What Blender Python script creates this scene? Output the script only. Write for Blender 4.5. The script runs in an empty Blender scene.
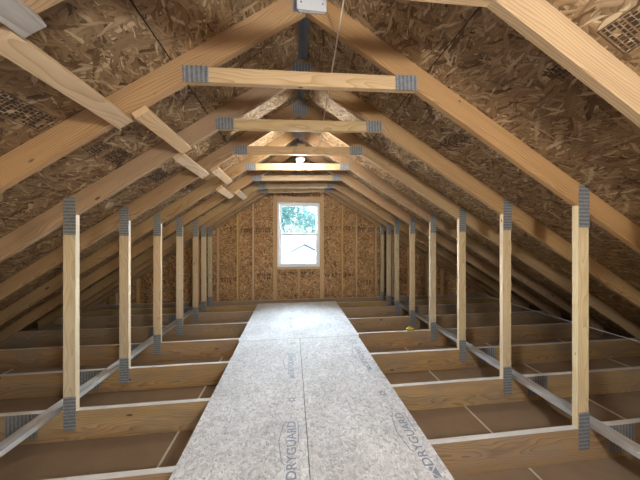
import bpy, bmesh, math, random
from mathutils import Matrix, Vector
random.seed(7)
R = math.radians
scn = bpy.context.scene
col = scn.collection
PI = math.pi

# ------------------------------------------------------------------ dimensions
CAMZ = 1.595          # eye above the back of the ceiling drywall
CH = 0.235            # 2x10 bottom chord
ZB = CAMZ + 1.405     # underside of the rafters at the ridge
SLP = {-1: 0.685, 1: 0.605}   # the two roof slopes
RX = 0.085            # ridge line, x
RV = 0.166            # plumb depth of a rafter
TH = 0.038            # lumber thickness
def sgn(u): return 1 if u > 0 else -1
def zrise(u): return -SLP[sgn(u)] * abs(u)      # fall of the roof at u from the ridge
def slen(s): return math.sqrt(1 + SLP[s] ** 2)
PL, PR = -1.742 - RX, 2.067 - RX          # knee posts, from the ridge line
TY = [0.875, 1.475, 2.085, 2.695, 3.305, 3.915, 4.525, 4.93, 5.30]

# ------------------------------------------------------------------ helpers
def tag(o, label=None, cat=None, group=None, kind=None):
    if label: o['label'] = label
    if cat: o['category'] = cat
    if group: o['group'] = group
    if kind: o['kind'] = kind
    return o

def empty(name, loc=(0, 0, 0), rot=(0, 0, 0)):
    o = bpy.data.objects.new(name, None)
    o.empty_display_size = 0.1
    o.location = loc
    o.rotation_euler = rot
    col.objects.link(o)
    return o

def link(name, bm, m, parent=None, M=None, smooth=False):
    me = bpy.data.meshes.new(name)
    bmesh.ops.recalc_face_normals(bm, faces=bm.faces[:])
    bm.to_mesh(me)
    bm.free()
    if smooth:
        for p in me.polygons: p.use_smooth = True
    if m: me.materials.append(m)
    o = bpy.data.objects.new(name, me)
    col.objects.link(o)
    if parent: o.parent = parent
    if M is not None: o.matrix_local = M
    return o

def bevel(bm, w):
    if w > 0:
        bmesh.ops.bevel(bm, geom=bm.edges[:], offset=w, segments=1, affect='EDGES', clamp_overlap=True)

def prism(name, pts, t, m, parent=None, M=None, bev=0.002):
    """polygon in local XY pushed out along local Z from 0 to t"""
    bm = bmesh.new()
    a = [bm.verts.new((x, y, 0)) for x, y in pts]
    b = [bm.verts.new((x, y, t)) for x, y in pts]
    n = len(pts)
    bm.faces.new(a[::-1]); bm.faces.new(b)
    for i in range(n):
        bm.faces.new((a[i], a[(i + 1) % n], b[(i + 1) % n], b[i]))
    bmesh.ops.recalc_face_normals(bm, faces=bm.faces[:])
    bevel(bm, bev)
    return link(name, bm, m, parent, M)

def add_box(bm, x0, x1, y0, y1, z0, z1):
    v = [bm.verts.new(p) for p in ((x0, y0, z0), (x1, y0, z0), (x1, y1, z0), (x0, y1, z0),
                                   (x0, y0, z1), (x1, y0, z1), (x1, y1, z1), (x0, y1, z1))]
    for f in ((3, 2, 1, 0), (4, 5, 6, 7), (0, 1, 5, 4), (1, 2, 6, 5), (2, 3, 7, 6), (3, 0, 4, 7)):
        bm.faces.new([v[i] for i in f])

def box(name, x0, x1, y0, y1, z0, z1, m, parent=None, M=None, bev=0.002, grain='x'):
    """box given by its limits; its own local X runs along the grain axis"""
    c = Vector(((x0 + x1) / 2, (y0 + y1) / 2, (z0 + z1) / 2))
    s = [x1 - x0, y1 - y0, z1 - z0]
    if grain == 'x':   Rm = Matrix.Identity(3); d = s
    elif grain == 'y': Rm = Matrix(((0, -1, 0), (1, 0, 0), (0, 0, 1))); d = [s[1], s[0], s[2]]
    else:              Rm = Matrix(((0, 0, 1), (0, 1, 0), (-1, 0, 0))).transposed(); d = [s[2], s[1], s[0]]
    bm = bmesh.new()
    add_box(bm, -d[0] / 2, d[0] / 2, -d[1] / 2, d[1] / 2, -d[2] / 2, d[2] / 2)
    bevel(bm, bev)
    L = Matrix.Translation(c) @ Rm.to_4x4()
    if M is not None: L = M @ L
    return link(name, bm, m, parent, L)

def frame(o, x, y):
    """matrix with given origin, local X and local Y"""
    x = Vector(x).normalized(); y = Vector(y).normalized(); z = x.cross(y)
    return Matrix(((x.x, y.x, z.x, o[0]), (x.y, y.y, z.y, o[1]), (x.z, y.z, z.z, o[2]), (0, 0, 0, 1)))

def lathe(name, prof, m, parent=None, M=None, n=28, smooth=True):
    bm = bmesh.new()
    rings = []
    for r, z in prof:
        if r < 1e-5: rings.append([bm.verts.new((0, 0, z))])
        else: rings.append([bm.verts.new((r * math.cos(2 * PI * i / n), r * math.sin(2 * PI * i / n), z)) for i in range(n)])
    for a, b in zip(rings, rings[1:]):
        for i in range(n):
            j = (i + 1) % n
            if len(a) == 1 and len(b) == 1: continue
            if len(a) == 1: bm.faces.new((a[0], b[i], b[j]))
            elif len(b) == 1: bm.faces.new((a[i], b[0], a[j]))
            else: bm.faces.new((a[i], b[i], b[j], a[j]))
    return link(name, bm, m, parent, M, smooth)

def tube(name, pts, r, m, parent=None, n=8):
    bm = bmesh.new()
    rings = []
    for i, p in enumerate(pts):
        p = Vector(p)
        t = (Vector(pts[min(i + 1, len(pts) - 1)]) - Vector(pts[max(i - 1, 0)])).normalized()
        a = t.cross(Vector((0, 0, 1)))
        if a.length < 1e-3: a = Vector((1, 0, 0))
        a.normalize(); b = t.cross(a)
        rings.append([bm.verts.new(p + r * (math.cos(2 * PI * k / n) * a + math.sin(2 * PI * k / n) * b)) for k in range(n)])
    for a, b in zip(rings, rings[1:]):
        for k in range(n):
            bm.faces.new((a[k], a[(k + 1) % n], b[(k + 1) % n], b[k]))
    bm.faces.new(rings[0]); bm.faces.new(rings[-1][::-1])
    return link(name, bm, m, parent, None, True)

# ------------------------------------------------------------------ materials
class N:
    def __init__(s, name):
        s.m = bpy.data.materials.new(name); s.m.use_nodes = True
        s.t = s.m.node_tree; s.t.nodes.clear()
        s.out = s.t.nodes.new('ShaderNodeOutputMaterial')
        s.b = s.n('ShaderNodeBsdfPrincipled')
        s.l(s.b.outputs[0], s.out.inputs[0])
    def n(s, k, **kw):
        o = s.t.nodes.new(k)
        for a, v in kw.items(): setattr(o, a, v)
        return o
    def l(s, a, b): s.t.links.new(a, b)
    def put(s, sock, v):
        if isinstance(v, bpy.types.NodeSocket): s.l(v, sock)
        else: sock.default_value = v
    def math(s, op, a, b=0.0, c=None):
        o = s.n('ShaderNodeMath', operation=op)
        s.put(o.inputs[0], a); s.put(o.inputs[1], b)
        if c is not None: s.put(o.inputs[2], c)
        return o.outputs[0]
    def mix(s, f, a, b, mode='MIX'):
        o = s.n('ShaderNodeMix', data_type='RGBA', blend_type=mode)
        s.put(o.inputs[0], f); s.put(o.inputs[6], a); s.put(o.inputs[7], b)
        return o.outputs[2]
    def mixf(s, f, a, b):
        o = s.n('ShaderNodeMix', data_type='FLOAT')
        s.put(o.inputs[0], f); s.put(o.inputs[2], a); s.put(o.inputs[3], b)
        return o.outputs[0]
    def ramp(s, f, stops):
        o = s.n('ShaderNodeValToRGB')
        e = o.color_ramp.elements
        while len(e) < len(stops): e.new(0.5)
        for q, (p, c) in zip(e, stops):
            q.position = p; q.color = (*c, 1) if len(c) == 3 else c
        s.put(o.inputs[0], f)
        return o.outputs[0]
    def coord(s): return s.n('ShaderNodeTexCoord').outputs['Object']
    def rnd(s): return s.n('ShaderNodeObjectInfo').outputs['Random']
    def mapping(s, v, loc=(0, 0, 0), rot=(0, 0, 0), sc=(1, 1, 1)):
        o = s.n('ShaderNodeMapping')
        s.put(o.inputs[0], v); s.put(o.inputs[1], loc); s.put(o.inputs[2], rot); s.put(o.inputs[3], sc)
        return o.outputs[0]
    def noise(s, v, sc, det=3, rough=0.55, dim='3D'):
        o = s.n('ShaderNodeTexNoise', noise_dimensions=dim)
        s.put(o.inputs['Vector'], v); s.put(o.inputs['Scale'], sc); s.put(o.inputs['Detail'], det); s.put(o.inputs['Roughness'], rough)
        return o
    def vadd(s, a, b, op='ADD'):
        o = s.n('ShaderNodeVectorMath', operation=op)
        s.put(o.inputs[0], a); s.put(o.inputs[1], b)
        return o.outputs[0]
    def bump(s, h, st, dist=0.01):
        o = s.n('ShaderNodeBump')
        s.put(o.inputs['Strength'], st); s.put(o.inputs['Distance'], dist); s.put(o.inputs['Height'], h)
        s.l(o.outputs[0], s.b.inputs['Normal'])

def plain(name, c, rough=0.6, metal=0.0, vary=0.08, sc=30):
    g = N(name)
    n = g.noise(g.coord(), sc).outputs[0]
    k = g.ramp(n, [(0.3, tuple(x * (1 - vary) for x in c)), (0.7, tuple(min(1, x * (1 + vary)) for x in c))])
    g.l(k, g.b.inputs['Base Color'])
    g.b.inputs['Roughness'].default_value = rough
    g.b.inputs['Metallic'].default_value = metal
    return g.m

def lumber(name, light, dark, knot=(0.10, 0.045, 0.02), stain=0.0, ringf=120.0, knots=0.72, lit_top=0.0):
    g = N(name)
    rnd = g.rnd()
    off = g.n('ShaderNodeCombineXYZ')
    g.put(off.inputs[0], g.math('MULTIPLY', rnd, 37.0)); g.put(off.inputs[1], g.math('MULTIPLY', rnd, 0.11)); g.put(off.inputs[2], g.math('MULTIPLY', rnd, 0.07))
    p = g.vadd(g.coord(), off.outputs[0])
    wob = g.noise(g.mapping(p, sc=(1.3, 5, 5)), 1.0, 2)
    w = g.vadd(wob.outputs[1], (0.5, 0.5, 0.5), 'SUBTRACT')
    w = g.vadd(w, (0.0, 0.10, 0.10), 'MULTIPLY')
    q = g.vadd(p, w)
    sx = g.n('ShaderNodeSeparateXYZ'); g.l(q, sx.inputs[0])
    y = g.math('ADD', sx.outputs[1], -0.03); z = g.math('ADD', sx.outputs[2], 0.05)
    rad = g.math('SQRT', g.math('ADD', g.math('MULTIPLY', y, y), g.math('MULTIPLY', z, z)))
    ring = g.math('FRACT', g.math('MULTIPLY', rad, ringf))
    fine = g.noise(g.mapping(p, sc=(6, 260, 260)), 1.0, 4, 0.6).outputs[0]
    broad = g.noise(g.mapping(p, sc=(1.2, 14, 14)), 1.0, 3).outputs[0]
    f = g.math('ADD', g.math('MULTIPLY', g.math('POWER', ring, 1.6), 0.55), g.math('MULTIPLY', fine, 0.50))
    c = g.ramp(f, [(0.25, light), (0.55, tuple((a * 2 + b) / 3 for a, b in zip(light, dark))), (0.85, dark)])
    c = g.mix(g.math('MULTIPLY', broad, 0.45), c, g.ramp(broad, [(0.35, light), (0.65, dark)]))
    # knots
    v = g.n('ShaderNodeTexVoronoi', feature='F1')
    g.l(g.mapping(p, sc=(4.2, 11, 11)), v.inputs['Vector']); v.inputs['Scale'].default_value = 1.0
    sc2 = g.n('ShaderNodeSeparateColor'); g.l(v.outputs['Color'], sc2.inputs[0])
    on = g.math('GREATER_THAN', sc2.outputs[0], knots)
    size = g.math('MULTIPLY', sc2.outputs[1], 0.10)
    d = g.math('DIVIDE', v.outputs['Distance'], g.math('ADD', size, 0.05))
    km = g.ramp(d, [(0.55, (1, 1, 1)), (1.0, (0.32, 0.32, 0.32)), (1.5, (0, 0, 0))])
    km = g.math('MULTIPLY', km, on)
    c = g.mix(km, c, (*knot, 1))
    # board to board colour
    hsv = g.n('ShaderNodeHueSaturation')
    g.put(hsv.inputs['Hue'], g.math('ADD', g.math('MULTIPLY', g.math('FRACT', g.math('MULTIPLY', rnd, 17.3)), 0.014), 0.493))
    g.put(hsv.inputs['Saturation'], g.math('ADD', g.math('MULTIPLY', g.math('FRACT', g.math('MULTIPLY', rnd, 5.7)), 0.25), 0.87))
    g.put(hsv.inputs['Value'], g.math('ADD', g.math('MULTIPLY', rnd, 0.24), 0.88))
    g.l(c, hsv.inputs['Color'])
    c = hsv.outputs[0]
    if stain:
        s_ = g.noise(g.mapping(p, sc=(3, 9, 9)), 1.0, 4).outputs[0]
        c = g.mix(g.math('MULTIPLY', g.ramp(s_, [(0.42, (0, 0, 0)), (0.62, (1, 1, 1))]), stain), c, (0.20, 0.20, 0.21, 1))
    if lit_top:          # window light painted as a paler colour on upward faces
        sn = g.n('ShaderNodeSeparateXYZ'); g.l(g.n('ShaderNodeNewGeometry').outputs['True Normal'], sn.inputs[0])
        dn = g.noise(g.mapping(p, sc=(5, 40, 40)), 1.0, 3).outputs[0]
        k = g.math('MULTIPLY', g.math('GREATER_THAN', sn.outputs[2], 0.5), g.ramp(dn, [(0.3, (lit_top * .75,) * 3), (0.6, (lit_top,) * 3)]))
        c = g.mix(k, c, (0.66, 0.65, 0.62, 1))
    g.l(c, g.b.inputs['Base Color'])
    g.b.inputs['Roughness'].default_value = 0.62
    g.bump(f, 0.25, 0.0015)
    return g.m

def osb(name, stops, sx=10.0, sy=42.0, bumpst=0.8, edge=0.55, speck=None, rough=0.6):
    g = N(name)
    p = g.coord()
    rnd = g.rnd()
    off = g.n('ShaderNodeCombineXYZ')
    g.put(off.inputs[0], g.math('MULTIPLY', rnd, 23.0)); g.put(off.inputs[1], g.math('MULTIPLY', rnd, 31.0))
    p = g.vadd(p, off.outputs[0])
    nz = g.noise(p, 9.0, 2)
    w = g.vadd(g.vadd(nz.outputs[1], (0.5, 0.5, 0.5), 'SUBTRACT'), (0.045, 0.045, 0.0), 'MULTIPLY')
    p2 = g.vadd(p, w)
    H = None
    for i, (a, s) in enumerate(((8, 1.0), (52, 0.8), (-38, 1.15), (88, 0.9), (-12, 1.6), (27, 1.9), (-65, 1.4))):
        q = g.n('ShaderNodeVectorRotate', rotation_type='Z_AXIS')
        g.l(p2, q.inputs['Vector']); q.inputs['Angle'].default_value = R(a)
        mp = g.mapping(q.outputs[0], loc=(i * 3.7, i * 5.3, 0), sc=(sx * s, sy * s, 1))
        v = g.n('ShaderNodeTexVoronoi', voronoi_dimensions='2D', feature='F1')
        g.l(mp, v.inputs['Vector']); v.inputs['Scale'].default_value = 1.0
        sc = g.n('ShaderNodeSeparateColor'); g.l(v.outputs['Color'], sc.inputs[0])
        fib = g.noise(g.mapping(q.outputs[0], sc=(14, 240, 1)), 1.0, 2, dim='2D').outputs[0]
        h = g.math('SUBTRACT', sc.outputs[0], g.math('MULTIPLY', v.outputs['Distance'], 0.55))
        tone = g.math('ADD', g.math('MULTIPLY', sc.outputs[1], 0.75), g.math('MULTIPLY', fib, 0.25))
        if H is None: H, T, D = h, tone, v.outputs['Distance']
        else:
            k = g.math('GREATER_THAN', h, H)
            T = g.mixf(k, T, tone); D = g.mixf(k, D, v.outputs['Distance']); H = g.math('MAXIMUM', H, h)
    c = g.ramp(T, stops)
    e = g.ramp(D, [(0.35, (1, 1, 1)), (0.75, (1 - edge, 1 - edge, 1 - edge))])
    c = g.mix(1.0, c, e, 'MULTIPLY')
    big = g.noise(p, 2.2, 3).outputs[0]
    c = g.mix(1.0, c, g.ramp(big, [(0.3, (0.82, 0.80, 0.78)), (0.7, (1.12, 1.1, 1.08))]), 'MULTIPLY')
    if speck:
        v = g.n('ShaderNodeTexVoronoi', voronoi_dimensions='2D', feature='F1')
        g.l(p, v.inputs['Vector']); v.inputs['Scale'].default_value = 17.0
        d = g.ramp(v.outputs['Distance'], [(0.05, (1, 1, 1)), (0.10, (0, 0, 0))])
        sc = g.n('ShaderNodeSeparateColor'); g.l(v.outputs['Color'], sc.inputs[0])
        d = g.math('MULTIPLY', d, g.math('GREATER_THAN', sc.outputs[2], 0.55))
        c = g.mix(g.math('MULTIPLY', d, 0.75), c, (*speck, 1))
    g.l(c, g.b.inputs['Base Color'])
    g.b.inputs['Roughness'].default_value = rough
    g.b.inputs['Specular IOR Level'].default_value = 0.3
    g.bump(H, bumpst, 0.006)
    return g.m

M_rafter = lumber('rafter_pine', (0.50, 0.335, 0.17), (0.24, 0.13, 0.055), knots=0.58)
M_chord = lumber('chord_pine', (0.49, 0.325, 0.16), (0.23, 0.13, 0.053), stain=0.3, lit_top=0.8)
M_post = lumber('post_pine', (0.70, 0.57, 0.38), (0.50, 0.36, 0.19), knots=0.8)
M_tie = lumber('tie_pine', (0.68, 0.51, 0.30), (0.45, 0.285, 0.13), knots=0.74)
M_stud = lumber('stud_pine', (0.70, 0.47, 0.25), (0.50, 0.30, 0.135))
M_brace = lumber('brace_pine', (0.66, 0.49, 0.30), (0.46, 0.31, 0.16), knots=0.78)
M_grey = lumber('weathered_pine', (0.52, 0.49, 0.45), (0.28, 0.255, 0.23), stain=0.5)
M_osb = osb('roof_osb', [(0.12, (0.12, 0.07, 0.036)), (0.26, (0.26, 0.172, 0.094)), (0.6, (0.345, 0.24, 0.138)), (0.76, (0.42, 0.305, 0.185)), (0.90, (0.64, 0.53, 0.36))], sx=6.5, sy=40, bumpst=1.0, edge=0.55)
M_gable = osb('gable_osb', [(0.14, (0.20, 0.095, 0.038)), (0.35, (0.42, 0.235, 0.105)), (0.65, (0.52, 0.315, 0.15)), (0.9, (0.70, 0.50, 0.29))], sx=11, sy=44, bumpst=0.5, edge=0.55)
M_floor = osb('coated_osb', [(0.1, (0.44, 0.43, 0.425)), (0.4, (0.60, 0.59, 0.58)), (0.7, (0.67, 0.66, 0.65)), (0.95, (0.78, 0.77, 0.75))], sx=22, sy=60, bumpst=0.3, edge=0.30, speck=(0.14, 0.13, 0.13), rough=0.85)
M_dry = plain('drywall_back', (0.28, 0.205, 0.14), 0.85, 0, 0.07, 6)
M_mud = plain('joint_compound', (0.66, 0.62, 0.56), 0.8)
M_ink = plain('black_ink', (0.045, 0.030, 0.022), 0.7)
M_blueink = plain('blue_grey_ink', (0.20, 0.22, 0.27), 0.6)
M_redline = plain('red_brown_joint', (0.10, 0.05, 0.05), 0.8)
M_white = plain('white_vinyl', (0.80, 0.82, 0.83), 0.35, 0, 0.02)
M_cover = plain('white_painted_steel', (0.80, 0.82, 0.84), 0.4, 0, 0.03)
M_steel = plain('dull_steel', (0.35, 0.36, 0.38), 0.4, 0.8)
M_porc = plain('white_porcelain', (0.82, 0.81, 0.78), 0.25, 0, 0.02)
M_cord = plain('off_white_cord', (0.72, 0.66, 0.55), 0.6)
M_cable = plain('white_cable_jacket', (0.72, 0.73, 0.75), 0.45)
M_black = plain('black_plastic', (0.26, 0.28, 0.31), 0.5)
M_felt = plain('black_felt', (0.02, 0.02, 0.02), 0.9)
M_foam = plain('yellow_foam', (0.62, 0.50, 0.08), 0.7, 0, 0.2, 60)
M_siding = plain('pale_siding', (0.30, 0.36, 0.38), 0.8, 0, 0.03)
M_shingle = plain('pale_grey_shingle', (0.22, 0.225, 0.24), 0.95, 0, 0.12, 9)
M_trimw = plain('white_trim', (0.85, 0.86, 0.87), 0.6)
M_glassd = plain('dark_window_glass', (0.25, 0.30, 0.34), 0.15)
M_bark = plain('bark', (0.14, 0.11, 0.08), 0.9)
M_bounce = plain('ground_bounce', (0.58, 0.57, 0.55), 0.95, 0, 0.1, 2)  # pale colour chosen so the unseen ground bounces daylight up through the window

def plate_mat():
    g = N('galvanised_nail_plate')
    p = g.coord()
    s = g.n('ShaderNodeSeparateXYZ'); g.l(p, s.inputs[0])
    band = g.math('SINE', g.math('MULTIPLY', s.outputs[0], 2 * PI / 0.0265))
    wav = g.math('SINE', g.math('MULTIPLY', s.outputs[1], 2 * PI / 0.013))
    k = g.math('ADD', band, g.math('MULTIPLY', wav, 0.45))
    c = g.ramp(g.math('MULTIPLY_ADD', k, 0.5, 0.5), [(0.40, (0.33, 0.36, 0.39)), (0.62, (0.125, 0.14, 0.155))])
    n = g.noise(p, 40, 3).outputs[0]
    c = g.mix(0.35, c, g.ramp(n, [(0.3, (0.22, 0.23, 0.25)), (0.7, (0.50, 0.52, 0.54))]))
    g.l(c, g.b.inputs['Base Color'])
    g.b.inputs['Metallic'].default_value = 0.35
    g.b.inputs['Roughness'].default_value = 0.45
    g.bump(k, 0.6, 0.001)
    return g.m
M_plate = plate_mat()

def glass_mat():
    g = N('window_glass')
    g.t.nodes.remove(g.b)
    tr = g.n('ShaderNodeBsdfTransparent'); tr.inputs[0].default_value = (0.95, 0.98, 0.98, 1)
    gl = g.n('ShaderNodeBsdfGlossy'); gl.inputs['Roughness'].default_value = 0.02
    fr = g.n('ShaderNodeFresnel'); fr.inputs[0].default_value = 1.3
    mx = g.n('ShaderNodeMixShader')
    g.l(fr.outputs[0], mx.inputs[0]); g.l(tr.outputs[0], mx.inputs[1]); g.l(gl.outputs[0], mx.inputs[2])
    g.l(mx.outputs[0], g.out.inputs[0])
    return g.m
M_glass = glass_mat()

def bulb_mat(name, c, st):
    g = N(name)
    n = g.noise(g.coord(), 5).outputs[0]
    g.l(g.ramp(n, [(0, c), (1, tuple(x * 0.97 for x in c))]), g.b.inputs['Emission Color'])
    g.b.inputs['Emission Strength'].default_value = st
    g.b.inputs['Base Color'].default_value = (0.9, 0.9, 0.88, 1)
    return g.m

def leaf_mat():
    g = N('tree_leaves')
    r = g.noise(g.coord(), 1.4, 4).outputs[0]
    g.l(g.ramp(r, [(0.35, (0.04, 0.12, 0.10)), (0.65, (0.14, 0.27, 0.25))]), g.b.inputs['Base Color'])
    g.b.inputs['Roughness'].default_value = 0.6
    return g.m
M_leaf = leaf_mat()

# ------------------------------------------------------------------ trusses
def plane_pts(pts, ang, org):
    """(u,z) points -> local coordinates of a frame turned by ang about org"""
    c, s = math.cos(ang), math.sin(ang)
    return [((u - org[0]) * c + (z - org[1]) * s, -(u - org[0]) * s + (z - org[1]) * c) for u, z in pts]

def in_truss(name, pts, ang, org, m, parent, v1=TH, t=TH, bev=0.002):
    q = plane_pts(pts, ang, org)
    M = frame((org[0], v1, org[1]), (math.cos(ang), 0, math.sin(ang)), (-math.sin(ang), 0, math.cos(ang)))
    return prism(name, q, t, m, parent, M, bev)

def plate(parent, uc, zc, L, W, ang=0.0):
    pts = [(-L / 2, -W / 2), (L / 2, -W / 2), (L / 2, W / 2), (-L / 2, W / 2)]
    M = frame((uc, 0.0, zc), (math.cos(ang), 0, math.sin(ang)), (-math.sin(ang), 0, math.cos(ang)))
    return prism('gusset_plate', pts, 0.0022, M_plate, parent, M, 0)

def make_truss():
    t = empty('roof_truss')
    for s in (-1, 1):
        P = SLP[s]; ANG = math.atan(P)
        ue = ZB / P - 0.05
        pts = [(0, ZB), (s * ue, ZB - P * ue), (s * (ue + 0.02), ZB + RV - P * (ue + 0.02)), (0, ZB + RV)]
        in_truss('rafter', pts, -s * ANG if s > 0 else ANG, (s * 2.2, ZB - P * 2.2), M_rafter, t)
    # bottom chord, clipped under the rafters
    a, b = SLP[-1], SLP[1]
    pts = [(-(ZB / a - 0.03), 0), (ZB / b - 0.03, 0), ((ZB - CH) / b, CH), (-(ZB - CH) / a, CH)]
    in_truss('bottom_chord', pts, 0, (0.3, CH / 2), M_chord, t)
    # collar tie: a whisker off level
    til = 0.034
    zt = CAMZ + 0.987
    def zl(u, o): return zt + o + til * u
    def hit(o, s):            # where the line meets the rafter underside
        return (ZB - zt - o) / (til + s * SLP[s])
    pts = []
    for s, o in ((-1, -0.0445), (1, -0.0445), (1, 0.0445), (-1, 0.0445)):
        u = hit(o, s); pts.append((u, zl(u, o)))
    in_truss('collar_tie', pts, math.atan(til), (0, zt), M_tie, t)
    # knee posts
    for u0 in (PL, PR):
        a, b = u0 - 0.0445, u0 + 0.0445
        pts = [(a, CH), (b, CH), (b, ZB + zrise(b)), (a, ZB + zrise(a))]
        in_truss('web_post', pts, PI / 2, (u0, CH), M_post, t)
    # nail plates
    plate(t, 0, ZB + 0.055, 0.17, 0.14)
    for s in (-1, 1):
        u = 0.65 if s > 0 else -0.65
        plate(t, u, zl(u, 0), 0.145, 0.098, math.atan(til))
    for u0 in (PL, PR):
        zr = ZB + zrise(u0)
        plate(t, u0 + 0.004, zr + 0.02, 0.30, 0.088, PI / 2)
        plate(t, u0 + 0.004, CH - 0.02, 0.265, 0.088, PI / 2)
        s = 1 if u0 > 0 else -1
        plate(t, u0 + s * 0.33, CH / 2 + 0.02, 0.22, 0.19)
    return t

def copy_tree(o):
    c = o.copy(); col.objects.link(c)
    for ch in list(o.children):
        d = ch.copy(); col.objects.link(d); d.parent = c
        for g in list(ch.children):
            e = g.copy(); col.objects.link(e); e.parent = d
    return c

truss_labels = [
    'nearest pine roof truss, only its right rafter and top crossing the upper corners',
    'pine roof truss with the white electrical box cover at its peak',
    'first pine roof truss behind the one with the white box',
    'second pine roof truss behind the one with the white box',
    'third pine truss behind the white box truss, just past the glowing bulb',
    'fourth pine roof truss behind the one with the white box',
    'fifth pine roof truss behind the white box, third from the window wall',
    'pine roof truss next to last before the window wall, at the end of the boards',
    'last pine roof truss standing directly against the window wall',
]
T0 = make_truss()
bpy.context.view_layer.update()
for i, y in enumerate(TY):
    o = T0 if i == 0 else copy_tree(T0)
    o.location = (RX, y, 0)
    bpy.context.view_layer.update()
    if i == len(TY) - 1:      # the end truss has no collar tie
        for ch in [c for c in o.children if c.name.startswith('collar_tie')]: bpy.data.objects.remove(ch)
        for ch in [c for c in o.children if c.name.startswith('gusset_plate') and abs(abs(c.location.x) - 0.65) < 0.03]: bpy.data.objects.remove(ch)
    tag(o, truss_labels[i], 'roof truss', 'pine roof trusses in a row')

# ------------------------------------------------------------------ floor (back of the ceiling below)
Y0, Y1 = -2.3, 5.50
fl = box('floor', RX - 4.64, RX + 5.26, Y0, Y1, -0.0127, 0, M_dry, bev=0)
tag(fl, kind='structure')
def strips(name, segs, m, parent, z0, z1):
    bpy.context.view_layer.update()
    bm = bmesh.new()
    for x0, x1, ya, yb in segs: add_box(bm, x0, x1, ya, yb, z0, z1)
    return link(name, bm, m, parent, parent.matrix_local.inverted())
segs = []
for x in (-3.37, -2.15, -0.93, 0.35, 1.625, 2.91, 4.15):
    ya = Y0
    for ty in TY + [Y1 + 0.1]:
        if ty - 0.03 > ya:
            w = random.uniform(0.007, 0.011); dx = random.uniform(-0.006, 0.006)
            segs.append((x - w + dx, x + w + dx, ya, ty - 0.004))
        ya = ty + TH + 0.004
strips('joint_compound', segs, M_mud, fl, -0.001, 0.004)

# ------------------------------------------------------------------ roof deck
ceil = empty('ceiling'); tag(ceil, kind='structure')
T_OSB = 0.011
rows = {1: [0.036 , 0.795, 1.838, 2.882, 3.926, 5.24], -1: [0.036, 0.785, 1.792, 2.798, 3.805, 4.62]}
def slope_frame(s, y):
    # local X along the eave line (+Y), local Y up the slope, local Z = local X x local Y
    return frame((RX, y, ZB + RV), (0, 1, 0), (-s, 0, SLP[s]))
for s in (-1, 1):
    P = SLP[s]; SL = slen(s)
    for r in range(5):
        ua, ub = rows[s][r], rows[s][r + 1]
        cuts = [Y0] + ([0.285, 2.714, 4.949] if r % 2 else [1.494, 3.934]) + [Y1]
        for ya, yb in zip(cuts, cuts[1:]):
            g = 0.0035
            pts = [(-(yb - ya) / 2 + 0.001, -ub * SL + g), ((yb - ya) / 2 - 0.001, -ub * SL + g),
                   ((yb - ya) / 2 - 0.001, -ua * SL - g), (-(yb - ya) / 2 + 0.001, -ua * SL - g)]
            if s > 0: z0 = 0; t = T_OSB
            M = slope_frame(s, (ya + yb) / 2)
            # push the board to the upper side of the rafters
            up = Vector((s * P, 0, 1)).normalized()
            zdir = M.to_3x3() @ Vector((0, 0, 1))
            t = T_OSB if zdir.dot(up) > 0 else -T_OSB
            prism('sheathing_panel', pts, t, M_osb, ceil, M, 0)
    up = Vector((s * P, 0, 1)).normalized()
    M = slope_frame(s, (Y0 + Y1) / 2)
    zdir = M.to_3x3() @ Vector((0, 0, 1))
    sg = 1 if zdir.dot(up) > 0 else -1
    M = Matrix.Translation(up * 0.0125) @ M
    h = (Y1 - Y0) / 2
    prism('roof_felt', [(-h, -(rows[s][5] + .03) * SL), (h, -(rows[s][5] + .03) * SL), (h, -0.05 * SL), (-h, -0.05 * SL)], sg * 0.006, M_felt, ceil, M, 0)
# ridge vent: a shallow cap held off the deck
bm = bmesh.new()
zr = ZB + RV + 0.085
for s in (-1, 1):
    P = SLP[s]
    v = [bm.verts.new(p) for p in ((0, Y0, zr), (s * 0.16, Y0, zr - 0.16 * P), (s * 0.16, Y1, zr - 0.16 * P), (0, Y1, zr),
                                   (0, Y0, zr + 0.006), (s * 0.16, Y0, zr - 0.16 * P + 0.006), (s * 0.16, Y1, zr - 0.16 * P + 0.006), (0, Y1, zr + 0.006))]
    for f in ((0, 1, 2, 3), (4, 5, 6, 7), (0, 1, 5, 4), (1, 2, 6, 5), (2, 3, 7, 6)):
        bm.faces.new([v[i] for i in f])
    # baffles between vent louvres
    y = Y0 + 0.1
    while y < Y1:
        x0, x1 = sorted((s * 0.10, s * 0.155))
        add_box(bm, x0, x1, y, y + 0.20, ZB + RV - 0.05, zr - 0.10 * P)
        y += 0.225
link('ridge_vent', bm, M_black, ceil, Matrix.Translation((RX, 0, 0)))

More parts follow.
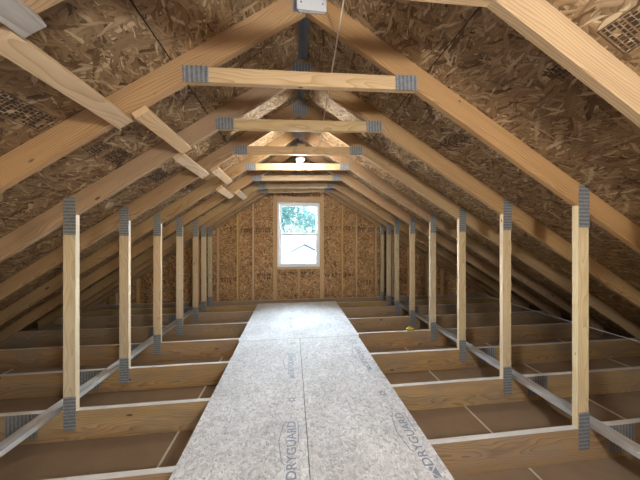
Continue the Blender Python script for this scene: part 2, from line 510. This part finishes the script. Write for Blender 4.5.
# printed grade stamps on the deck
def stamp(s, x0, x1, ya, yb, seed, heavy=False):
    rr = random.Random(seed); P = SLP[s]; SL = slen(s)
    bm = bmesh.new()
    lx, ly = yb - ya, abs(x1 - x0) * SL
    w = 0.0035
    t0, t1 = 0.0, 0.0006
    if not heavy:
        add_box(bm, -lx / 2, lx / 2, -ly / 2, -ly / 2 + w, t0, t1); add_box(bm, -lx / 2, lx / 2, ly / 2 - w, ly / 2, t0, t1)
        add_box(bm, -lx / 2, -lx / 2 + w, -ly / 2, ly / 2, t0, t1); add_box(bm, lx / 2 - w, lx / 2, -ly / 2, ly / 2, t0, t1)
    n = max(3, int(lx / 0.03))
    x = -lx / 2 + 0.012
    while x < lx / 2 - 0.015:
        wdt = rr.uniform(0.008, 0.016)
        y = -ly / 2 + 0.010
        while y < ly / 2 - 0.012:
            hgt = rr.uniform(0.006, 0.022 if not heavy else 0.034)
            if rr.random() < 0.85:
                add_box(bm, x, min(x + wdt, lx / 2 - 0.006), y, min(y + hgt, ly / 2 - 0.006), t0, t1)
            y += hgt + rr.uniform(0.003, 0.007)
        x += wdt + rr.uniform(0.003, 0.007)
    xc, yc = (x0 + x1) / 2, (ya + yb) / 2
    u = abs(xc - RX)
    dn = Vector((s * P, 0, 1)).normalized()
    o = Vector((xc, yc, ZB + RV - P * u)) - dn * 0.0007
    M = frame(o, (0, 1, 0), (-s, 0, P))
    link('grade_stamp', bm, M_ink, ceil, M)
stamp(1, 1.272, 1.365, 0.985, 1.062, 1)
stamp(1, 1.262, 1.395, 0.70, 0.855, 2)
stamp(1, 1.30, 1.39, 1.72, 1.98, 3)
stamp(1, 1.30, 1.39, 2.45, 2.62, 4)
stamp(-1, -1.365, -1.262, 1.17, 1.46, 5)
stamp(-1, -1.375, -1.265, 1.74, 1.84, 6)
stamp(-1, -1.375, -1.245, 1.87, 2.05, 7, True)
stamp(-1, -1.375, -1.25, 2.42, 2.62, 8)
stamp(-1, -1.375, -1.25, 3.02, 3.22, 9)

# ------------------------------------------------------------------ gable walls
def gable_z(x): return ZB + RV + zrise(x - RX)
WX0, WX1, WZ0, WZ1 = -0.338, 0.620, CAMZ - 0.655, CAMZ + 0.80
YS = 5.434
def gable(name, y, hole, mat):
    w = empty(name, (0, y, 0)); tag(w, kind='structure')
    x0, x1, z0, z1 = hole
    e = RX + 5.22
    def poly(pts, nm='sheathing_panel'):
        M = frame((0, 0.011, 0), (1, 0, 0), (0, 0, 1))
        prism(nm, pts, 0.011, mat, w, M, 0)
    L = RX - 4.60
    # left boards, right boards, below and above the opening
    cutl, cutr = -1.75, 2.00
    poly([(L, 0), (cutl - .001, 0), (cutl - .001, gable_z(cutl)), (L, max(0.003, gable_z(L)))])
    poly([(cutl + .001, 0), (x0, 0), (x0, gable_z(x0)), (cutl + .001, gable_z(cutl))])
    poly([(x0, 0), (x1, 0), (x1, z0), (x0, z0)])
    poly([(x0, z1), (x1, z1), (x1, gable_z(x1)), (RX, gable_z(RX)), (x0, gable_z(x0))])
    poly([(x1, 0), (cutr - .001, 0), (cutr - .001, gable_z(cutr)), (x1, gable_z(x1))])
    poly([(cutr + .001, 0), (e, 0), (e, max(0.003, gable_z(e))), (cutr + .001, gable_z(cutr))])
    return w
wb = gable('wall_back', YS, (WX0, WX1, WZ0, WZ1), M_gable)
def stud(x0, x1, z0=None, z1=None, d0=-0.089, d1=0.0, m=M_stud, parent=wb, nm='wall_stud', g='z'):
    if z0 is None: z0 = 0.038
    if z1 is None: z1 = min(gable_z(x0), gable_z(x1)) - RV - 0.003
    return box(nm, x0, x1, d0, d1, z0, z1, m, parent, grain=g)
box('sole_plate', RX - 4.0, RX + 4.6, -0.089, 0, 0, 0.037, M_stud, wb)
for xc in (-3.6, -3.2, -2.8, -2.40, -2.0, -1.60, -1.185, -0.855, 1.135, 1.465, 1.925, 2.33, 2.75, 3.2, 3.6, 4.0):
    stud(xc - 0.019, xc + 0.019)
stud(-0.424, -0.386); stud(-0.381, -0.343); stud(0.626, 0.664); stud(0.669, 0.707)
stud(-0.342, 0.625, CAMZ + 0.805, CAMZ + 0.925, nm='window_header', g='x')
stud(-0.342, 0.625, CAMZ - 0.70, CAMZ - 0.662, nm='window_sill_plate', g='x')
stud(0.125, 0.163, 0.038, CAMZ - 0.703, nm='cripple_stud')
# black print on the gable boards
def wallprint(x0, x1, zc, h, seed):
    rr = random.Random(seed); bm = bmesh.new(); x = x0
    while x < x1:
        wd = rr.uniform(0.02, 0.045)
        if rr.random() < 0.8:
            a = rr.random()
            add_box(bm, x, x + wd * 0.35, -0.0008, 0, zc - h / 2, zc + h / 2)
            add_box(bm, x, x + wd, -0.0008, 0, zc + h / 2 - 0.02, zc + h / 2) if a < .6 else None
            add_box(bm, x, x + wd, -0.0008, 0, zc - h / 2, zc - h / 2 + 0.018) if a > .3 else None
            add_box(bm, x + wd * .65, x + wd, -0.0008, 0, zc - (h / 2 if a > .5 else 0), zc + h / 2) if a > .2 else None
        x += wd + rr.uniform(0.01, 0.03)
    link('printed_mark', bm, M_ink, wb)
for i, (a, b, z, h) in enumerate(((-1.52, -1.25, .20, .09), (-1.13, -.9, .17, .08), (-.80, -.5, .18, .10), (.74, 1.0, .22, .085), (1.17, 1.4, .22, .09),
                                  (1.5, 1.88, .20, .09), (-1.55, -1.24, -.92, .10), (-.78, -.5, -.86, .12), (.75, 1.08, -.86, .07), (1.17, 1.4, -.86, .06),
                                  (1.5, 1.85, -1.04, .11), (1.96, 2.2, -1.04, .1), (2.4, 2.7, -1.04, .1), (-.30, .1, -.80, .06), (.2, .5, -.80, .06), (-2.3, -2.03, -.92, .1), (-1.98, -1.65, -.92, .08))):
    wallprint(a, b, CAMZ + z, h, i + 40)

RWX0, RWX1 = -0.5, 0.73
wf = gable('wall_front', Y0 - 0.011, (RWX0, RWX1, WZ0, WZ1), M_gable)

def window(name, x0, x1, z0, z1, y, sash=True):
    w = empty(name, (0, y, 0)); tag(w, kind='structure')
    def ring(nm, a, b, c, d, t, y0, y1, m=M_white):
        bm = bmesh.new()
        add_box(bm, a, a + t, y0, y1, c, d); add_box(bm, b - t, b, y0, y1, c, d)
        add_box(bm, a + t, b - t, y0, y1, c, c + t); add_box(bm, a + t, b - t, y0, y1, d - t, d)
        return link(nm, bm, m, w)
    ring('window_frame', x0, x1, z0, z1, 0.05, -0.055, 0.02)
    zm = (z0 + z1) / 2 + 0.01
    a, b = x0 + 0.052, x1 - 0.052
    u = ring('upper_sash', a, b, zm - 0.012, z1 - 0.052, 0.032, -0.012, 0.012)
    l = ring('lower_sash', a, b, z0 + 0.052, zm + 0.018, 0.036, -0.042, -0.016)
    box('glass_pane', a + 0.03, b - 0.03, -0.002, 0.002, zm + 0.015, z1 - 0.08, M_glass, w, bev=0)
    box('glass_pane', a + 0.03, b - 0.03, -0.031, -0.027, z0 + 0.085, zm - 0.014, M_glass, w, bev=0)
    return w
window('window_1', WX0 + 0.002, WX1 - 0.002, WZ0 + 0.002, WZ1 - 0.002, YS)
window('added_window', RWX0 + 0.002, RWX1 - 0.002, WZ0 + 0.002, WZ1 - 0.002, Y0)  # unseen rear window, added to supply light from behind the viewer

# ------------------------------------------------------------------ walkway boards
ZP = CH + 0.0005
TP = 0.018
def panel(x0, x1, y0, y1, label):
    o = box('subfloor_panel', x0, x1, y0, y1, ZP, ZP + TP, M_floor, bev=0.0015, grain='y')
    return tag(o, label, 'floor panel', 'walkway boards')
SEAM = 0.098
pl = panel(-0.682, SEAM - 0.002, 0.77, 3.195, 'left near walkway board of pale coated strand board, printed DRYGUARD beside the long joint')
pr = panel(SEAM + 0.002, 0.895, 0.77, 3.195, 'right near walkway board of pale coated strand board, printed DRYGUARD along its outer edge')
pf = panel(-0.702, 0.915, 3.20, 4.985, 'full-width far walkway board ending below the window wall')

def text_mesh(body, size):
    cu = bpy.data.curves.new('txt', 'FONT'); cu.body = body; cu.size = size; cu.extrude = 0.0002; cu.offset = 0.0006
    ob = bpy.data.objects.new('txt', cu); col.objects.link(ob)
    bpy.context.view_layer.update()
    me = bpy.data.meshes.new_from_object(ob.evaluated_get(bpy.context.evaluated_depsgraph_get()))
    bpy.data.objects.remove(ob); bpy.data.curves.remove(cu)
    return me

def put_print(me, parent, x, y, name='printed_lettering', sx=1.0, sy=1.0):
    """lettering on a board: text runs away from the viewer, tops of letters to the left"""
    o = bpy.data.objects.new(name, me); col.objects.link(o)
    if not me.materials: me.materials.append(M_blueink)
    o.parent = parent
    W = frame((x, y, ZP + TP + 0.0004), (0, 1, 0), (-1, 0, 0)) @ Matrix.Diagonal((sx, sy, 1, 1))
    o.matrix_local = parent.matrix_local.inverted() @ W
    return o
TXT = text_mesh('DRYGUARD', 0.085)
tw = max(v.co.x for v in TXT.vertices)
def strokes(lines, w):
    bm = bmesh.new()
    for a, b in lines:
        a = Vector((*a, 0)); b = Vector((*b, 0)); d = (b - a).normalized(); n = Vector((-d.y, d.x, 0)) * w / 2; e = d * w * 0.3
        lo = [bm.verts.new(p) for p in (a - e - n, b + e - n, b + e + n, a - e + n)]
        hi = [bm.verts.new(v.co + Vector((0, 0, 0.0003))) for v in lo]
        bm.faces.new(lo[::-1]); bm.faces.new(hi)
        for i in range(4): bm.faces.new((lo[i], lo[(i + 1) % 4], hi[(i + 1) % 4], hi[i]))
    bmesh.ops.recalc_face_normals(bm, faces=bm.faces[:])
    me = bpy.data.meshes.new('mark'); bm.to_mesh(me); bm.free(); me.materials.append(M_blueink)
    return me
RULE = strokes([((0.25, -0.018), (0.43, -0.018))], 0.0055)
ROOF = strokes([((0.10, 0.072), (0.12, 0.088)), ((0.12, 0.088), (0.27, 0.112)), ((0.27, 0.112), (0.40, 0.088)), ((0.40, 0.088), (0.435, 0.066))], 0.0055)
def tri():
    bm = bmesh.new()
    for q in (((-0.07, -0.004), (-0.004, -0.004), (-0.037, 0.036)), ((-0.066, 0.012), (-0.044, 0.04), (-0.07, 0.04)), ((-0.03, 0.04), (-0.006, 0.012), (-0.004, 0.04))):
        lo = [bm.verts.new((*p, 0)) for p in q]; hi = [bm.verts.new((*p, 0.0004)) for p in q]
        bm.faces.new(lo[::-1]); bm.faces.new(hi)
        for i in range(3): bm.faces.new((lo[i], lo[(i + 1) % 3], hi[(i + 1) % 3], hi[i]))
    me = bpy.data.meshes.new('mark'); bm.to_mesh(me); bm.free(); me.materials.append(M_blueink)
    return me
TRI = tri()
pts6 = [(0.032 * math.cos(k * PI / 3), 0.032 * math.sin(k * PI / 3)) for k in range(6)]
pin = [(0.014 * math.cos(k * PI / 3 + PI / 6), 0.014 * math.sin(k * PI / 3 + PI / 6)) for k in range(6)]
STAR = strokes([(pts6[k], pin[k]) for k in range(6)] + [(pin[k], pts6[(k + 1) % 6]) for k in range(6)], 0.006)
def brandline(parent, x, y):
    put_print(TXT, parent, x, y, sx=0.43 / tw)
    put_print(ROOF, parent, x, y, 'printed_roof_mark')
    put_print(RULE, parent, x, y, 'printed_rule')
    put_print(TRI, parent, x, y, 'printed_triangle_mark')
brandline(pl, 0.022, 1.325)
put_print(STAR, pl, -0.005, 1.99, 'printed_star_mark')
brandline(pl, 0.012, 2.36)
put_print(STAR, pl, 0.0, 3.05, 'printed_star_mark')
brandline(pr, 0.830, 1.315)
put_print(STAR, pr, 0.775, 1.985, 'printed_star_mark')
brandline(pr, 0.805, 2.42)
put_print(STAR, pr, 0.79, 3.05, 'printed_star_mark')
brandline(pf, 0.0, 3.66)
put_print(STAR, pf, -0.01, 4.4, 'printed_star_mark')

# ------------------------------------------------------------------ braces
def rafter_brace(uc, w, ya, yb, label, m=M_brace, skew=0.0):
    """flat board nailed to the underside of the left rafters; uc = distance from the ridge"""
    P = SLP[-1]
    dn = Vector((-P, 0, 1)).normalized()
    ctr = Vector((RX - uc, (ya + yb) / 2, ZB - P * uc)) - dn * 0.0195
    M = frame(ctr, (skew, 1, skew * P), (1, 0, P))
    Lh = (yb - ya) / 2
    bm = bmesh.new(); add_box(bm, -Lh, Lh, -w / 2, w / 2, -0.019, 0.019); bevel(bm, 0.002)
    return tag(link('rafter_brace', bm, m, None, M), label, 'brace', 'flat braces under the left rafters')
def uu(x): return RX - x
rafter_brace(uu(-0.895), 0.089, -0.30, 0.922, 'grey weathered brace board end at the upper left corner', M_grey)
rafter_brace(uu(-0.972), 0.090, 0.895, 1.492, 'wide flat brace board crossing from the left edge to the white box truss', M_tie)
rafter_brace(uu(-0.882), 0.088, 1.48, 2.075, 'flat brace board on the left, spanning from the white box truss to the one behind')
rafter_brace(uu(-0.950), 0.088, 2.09, 2.700, 'third flat brace board on the left counting from the picture edge')
rafter_brace(uu(-0.850), 0.088, 2.69, 3.30, 'short pale brace board on the left, fourth in the stepped row')
rafter_brace(uu(-0.978), 0.088, 3.29, 3.93, 'fifth flat brace board of the stepped row, lowest of the far three')
rafter_brace(uu(-0.875), 0.088, 3.88, 4.50, 'farthest pale brace board of the stepped row, nearest the window wall')
def chord_brace(x0, x1, label):
    o = box('chord_brace', x0, x1, -0.6, 5.0, CH + 0.0005, CH + 0.0385, M_grey, grain='y')
    return tag(o, label, 'brace', 'long braces on the bottom chords')
chord_brace(-1.882, -1.793, 'long grey weathered board lying across the chords outside the left posts')
chord_brace(2.117, 2.206, 'long grey weathered board lying across the chords outside the right posts')

# ------------------------------------------------------------------ fixture, box, cords, foam
ztie = CAMZ + 0.987 + 0.0445 - 0.001
blk = box('mounting_block', 0.055, 0.145, 2.70, 3.34, ztie, ztie + 0.038, M_tie, grain='y')
tag(blk, 'short wood block on the collar ties holding the bulb', 'wood block')
M_b1 = bulb_mat('lit_bulb', (1.0, 0.95, 0.86), 330.0)
M_b2 = bulb_mat('added_fill_glow', (1.0, 0.96, 0.90), 80.0)  # glow of the added lamp behind the viewer
def fixture(x, y, z, m, label):
    t = empty('light_fixture', (x, y, z))
    tag(t, label, 'light')
    lathe('outlet_box', [(0, 0), (0.050, 0), (0.050, -0.030), (0, -0.030)], M_steel, t, n=8, smooth=False)
    lathe('lampholder', [(0, -0.030), (0.058, -0.030), (0.060, -0.036), (0.052, -0.046), (0.026, -0.052), (0.022, -0.072), (0.018, -0.074), (0, -0.074)], M_porc, t)
    lathe('bulb', [(0, -0.074), (0.013, -0.074), (0.015, -0.090), (0.024, -0.105), (0.030, -0.122), (0.029, -0.138), (0.021, -0.151), (0.010, -0.157), (0, -0.158)], m, t)
    return t
fixture(0.10, 3.02, ztie - 0.0005, M_b1, 'bare glowing bulb in a round white lampholder under the ridge')

jb = empty('junction_box', (0.1175, 1.472, CAMZ + 1.385)); tag(jb, 'white electrical box with blank cover on the truss peak at the top edge', 'electrical box')
bm = bmesh.new(); add_box(bm, -0.083, 0.083, -0.024, 0.0, 0.006, 0.136); bevel(bm, 0.003); link('box_body', bm, M_cover, jb)
bm = bmesh.new(); add_box(bm, -0.090, 0.090, -0.0265, -0.0242, 0, 0.142); bevel(bm, 0.0008); link('cover_plate', bm, M_cover, jb)
for x in (-0.066, 0.066):
    for z in (0.045, 0.125):
        lathe('screw', [(0, 0), (0.006, 0), (0.0055, 0.002), (0, 0.003)], M_steel, jb, frame((x, -0.0265, z), (1, 0, 0), (0, 0, 1)))

c0 = (0.272, 0.915, CAMZ + 1.375); c1 = (0.300, 2.688, CAMZ + 1.035)
pts = []
for i in range(25):
    k = i / 24
    pts.append((c0[0] + (c1[0] - c0[0]) * k, c0[1] + (c1[1] - c0[1]) * k, c0[2] + (c1[2] - c0[2]) * k - 0.012 * math.sin(PI * k)))
tag(tube('cord', pts, 0.0048, M_cord), 'thin off-white cord stretched beneath the peak behind the first collar tie', 'cord')
pts = []
y = 0.2
while y < 5.25:
    pts.append((4.47 + 0.012 * math.sin(y * 3), y, CH + 0.0085))
    y += 0.07
tag(tube('electrical_cable', pts, 0.007, M_cable), 'white electrical cable lying on the chords along the right eave', 'cable')

bm = bmesh.new()
bmesh.ops.create_icosphere(bm, subdivisions=3, radius=1.0)
for v in bm.verts:
    k = 1 + 0.18 * math.sin(5 * v.co.x + 2) * math.cos(4 * v.co.y) + 0.1 * math.sin(9 * v.co.z)
    v.co = Vector((v.co.x * 0.058 * k, v.co.y * 0.018 * k, max(v.co.z, -0.6) * 0.030 * k))
fo = link('foam_blob', bm, M_foam, None, Matrix.Translation((1.715, 3.324, CH + 0.0225)), True)
tag(fo, 'small yellow blob of foam on a chord at the right', 'foam')

# ------------------------------------------------------------------ outside
GZ = -3.0
bm = bmesh.new(); add_box(bm, -60, 60, -40, 90, GZ - 0.2, GZ); tag(link('ground', bm, M_bounce), kind='structure')
hs = empty('neighbouring_house', (1.2, 22, GZ)); tag(hs, 'pale neighbouring house with a light grey roof seen through the window', 'house')
ez, rz = CAMZ - GZ - 1.9, CAMZ - GZ + 0.42
def gab(name, x0, x1, y0, y1, z0, ze, zr_, along, m, par):
    """gabled body: ridge along x or y"""
    bm = bmesh.new()
    if along == 'x':
        ym = (y0 + y1) / 2
        a = [bm.verts.new(p) for p in ((x0, y0, z0), (x0, y1, z0), (x0, y1, ze), (x0, ym, zr_), (x0, y0, ze))]
        b = [bm.verts.new((x1, v.co.y, v.co.z)) for v in a]
    else:
        xm = (x0 + x1) / 2
        a = [bm.verts.new(p) for p in ((x0, y0, z0), (x1, y0, z0), (x1, y0, ze), (xm, y0, zr_), (x0, y0, ze))]
        b = [bm.verts.new((v.co.x, y1, v.co.z)) for v in a]
    bm.faces.new(a); bm.faces.new(b[::-1])
    for i in range(5): bm.faces.new((a[i], a[(i + 1) % 5], b[(i + 1) % 5], b[i]))
    return link(name, bm, m, par)
def roofslab(name, x0, x1, y0, y1, ze, zr_, along, par, t=0.14):
    bm = bmesh.new()
    if along == 'x':
        ym = (y0 + y1) / 2
        pr_ = [(y0, ze), (ym, zr_), (y1, ze), (y1, ze + t), (ym, zr_ + t), (y0, ze + t)]
        a = [bm.verts.new((x0, y, z)) for y, z in pr_]; b = [bm.verts.new((x1, y, z)) for y, z in pr_]
    else:
        xm = (x0 + x1) / 2
        pr_ = [(x0, ze), (xm, zr_), (x1, ze), (x1, ze + t), (xm, zr_ + t), (x0, ze + t)]
        a = [bm.verts.new((x, y0, z)) for x, z in pr_]; b = [bm.verts.new((x, y1, z)) for x, z in pr_]
    for q in ((0, 1, 4, 5), (1, 2, 3, 4)):
        bm.faces.new([a[i] for i in q]); bm.faces.new([b[i] for i in q[::-1]])
    for i in range(6): bm.faces.new((a[i], b[i], b[(i + 1) % 6], a[(i + 1) % 6]))
    return link(name, bm, M_shingle, par)
gab('house_wall', -7, 7, 0, 8, 0, ez, rz - 0.15, 'x', M_siding, hs)
roofslab('roof', -7.4, 7.4, -0.4, 8.4, ez - 0.25, rz, 'x', hs)
gw = gab('gable_wing', -2.9, 2.5, -2.2, 3.0, 0, ez - 0.05, CAMZ - GZ - 0.62, 'y', M_siding, hs)
roofslab('gable_roof', -3.2, 2.8, -2.5, 3.2, ez - 0.22, CAMZ - GZ - 0.50, 'y', hs)
box('house_window', -0.95, 0.55, -2.26, -2.2, 1.0, 2.2, M_glassd, hs)

tr = empty('tree', (1.0, 36, GZ)); tag(tr, 'leafy green tree behind the neighbouring house through the window', 'tree')
lathe('trunk', [(0.34, 0), (0.26, 1.5), (0.20, 4.0), (0.10, 7.0), (0, 8.5)], M_bark, tr, n=12)
bm = bmesh.new()
rr = random.Random(3)
blobs = [(rr.uniform(-3.6, 3.3), rr.uniform(-1.8, 1.8), rr.uniform(3.6, 9.8), rr.uniform(0.9, 1.6)) for _ in range(60)]
blobs = [b for b in blobs if not (b[0] > 0.9 and b[2] > 8.0)]
for (x, y, z, r) in blobs:
    for _ in range(190):
        d = Vector((rr.gauss(0, 1), rr.gauss(0, 1), rr.gauss(0, 1))).normalized() * r * rr.uniform(0.55, 1.05)
        c = Vector((x, y, z)) + d
        a = Vector((rr.gauss(0, 1), rr.gauss(0, 1), rr.gauss(0, 1))).normalized()
        b = a.orthogonal().normalized()
        s = rr.uniform(0.10, 0.20)
        bm.faces.new([bm.verts.new(c + q) for q in (a * s, b * s * 0.55, -a * s, -b * s * 0.55)])
link('foliage', bm, M_leaf, tr)

# ------------------------------------------------------------------ light
w = bpy.data.worlds.new('World'); scn.world = w; w.use_nodes = True
nt = w.node_tree; nt.nodes.clear()
sky = nt.nodes.new('ShaderNodeTexSky')
sky.sky_type = 'NISHITA'; sky.sun_disc = False; sky.sun_elevation = R(38); sky.sun_rotation = R(150)
bg = nt.nodes.new('ShaderNodeBackground'); bg.inputs['Strength'].default_value = 0.55
ow = nt.nodes.new('ShaderNodeOutputWorld')
nt.links.new(sky.outputs[0], bg.inputs[0]); nt.links.new(bg.outputs[0], ow.inputs[0])
rf = empty('added_fill_lamp', (0.80, -0.60, CAMZ + 1.20)); tag(rf, 'added unseen fill lamp hanging on a cord behind the viewer', 'lamp')  # unseen lamp added to light the faces turned to the viewer
tube('fill_lamp_cord', [(0, 0, 0), (0, 0, -0.62)], 0.004, M_cord, rf)
lathe('lampholder', [(0, -0.59), (0.02, -0.59), (0.025, -0.66), (0, -0.66)], M_porc, rf)
lathe('fill_globe', [(0.13 * math.sin(PI * k / 16), -0.785 + 0.13 * math.cos(PI * k / 16)) for k in range(17)], M_b2, rf)
sl = bpy.data.lights.new('daylight', 'SUN'); sl.energy = 33.0; sl.angle = R(80); sl.color = (0.74, 0.86, 1.0)
so = bpy.data.objects.new('daylight', sl); col.objects.link(so); so.location = (0, 40, 30)
so.rotation_euler = (R(-79), 0, 0)

# ------------------------------------------------------------------ camera
cam = bpy.data.cameras.new('camera'); cam.sensor_width = 36.0; cam.lens = 238.2 / 640 * 36.0
cam.shift_y = -2.0 / 640; cam.clip_start = 0.02; cam.clip_end = 300
co = bpy.data.objects.new('camera', cam); col.objects.link(co)
co.location = (0, 0, CAMZ); co.rotation_euler = (PI / 2, 0, -0.1152)
scn.camera = co

vs = scn.view_settings
vs.view_transform = 'Standard'; vs.look = 'None'; vs.gamma = 1.0; vs.use_curve_mapping = False
vs.exposure = 1.5
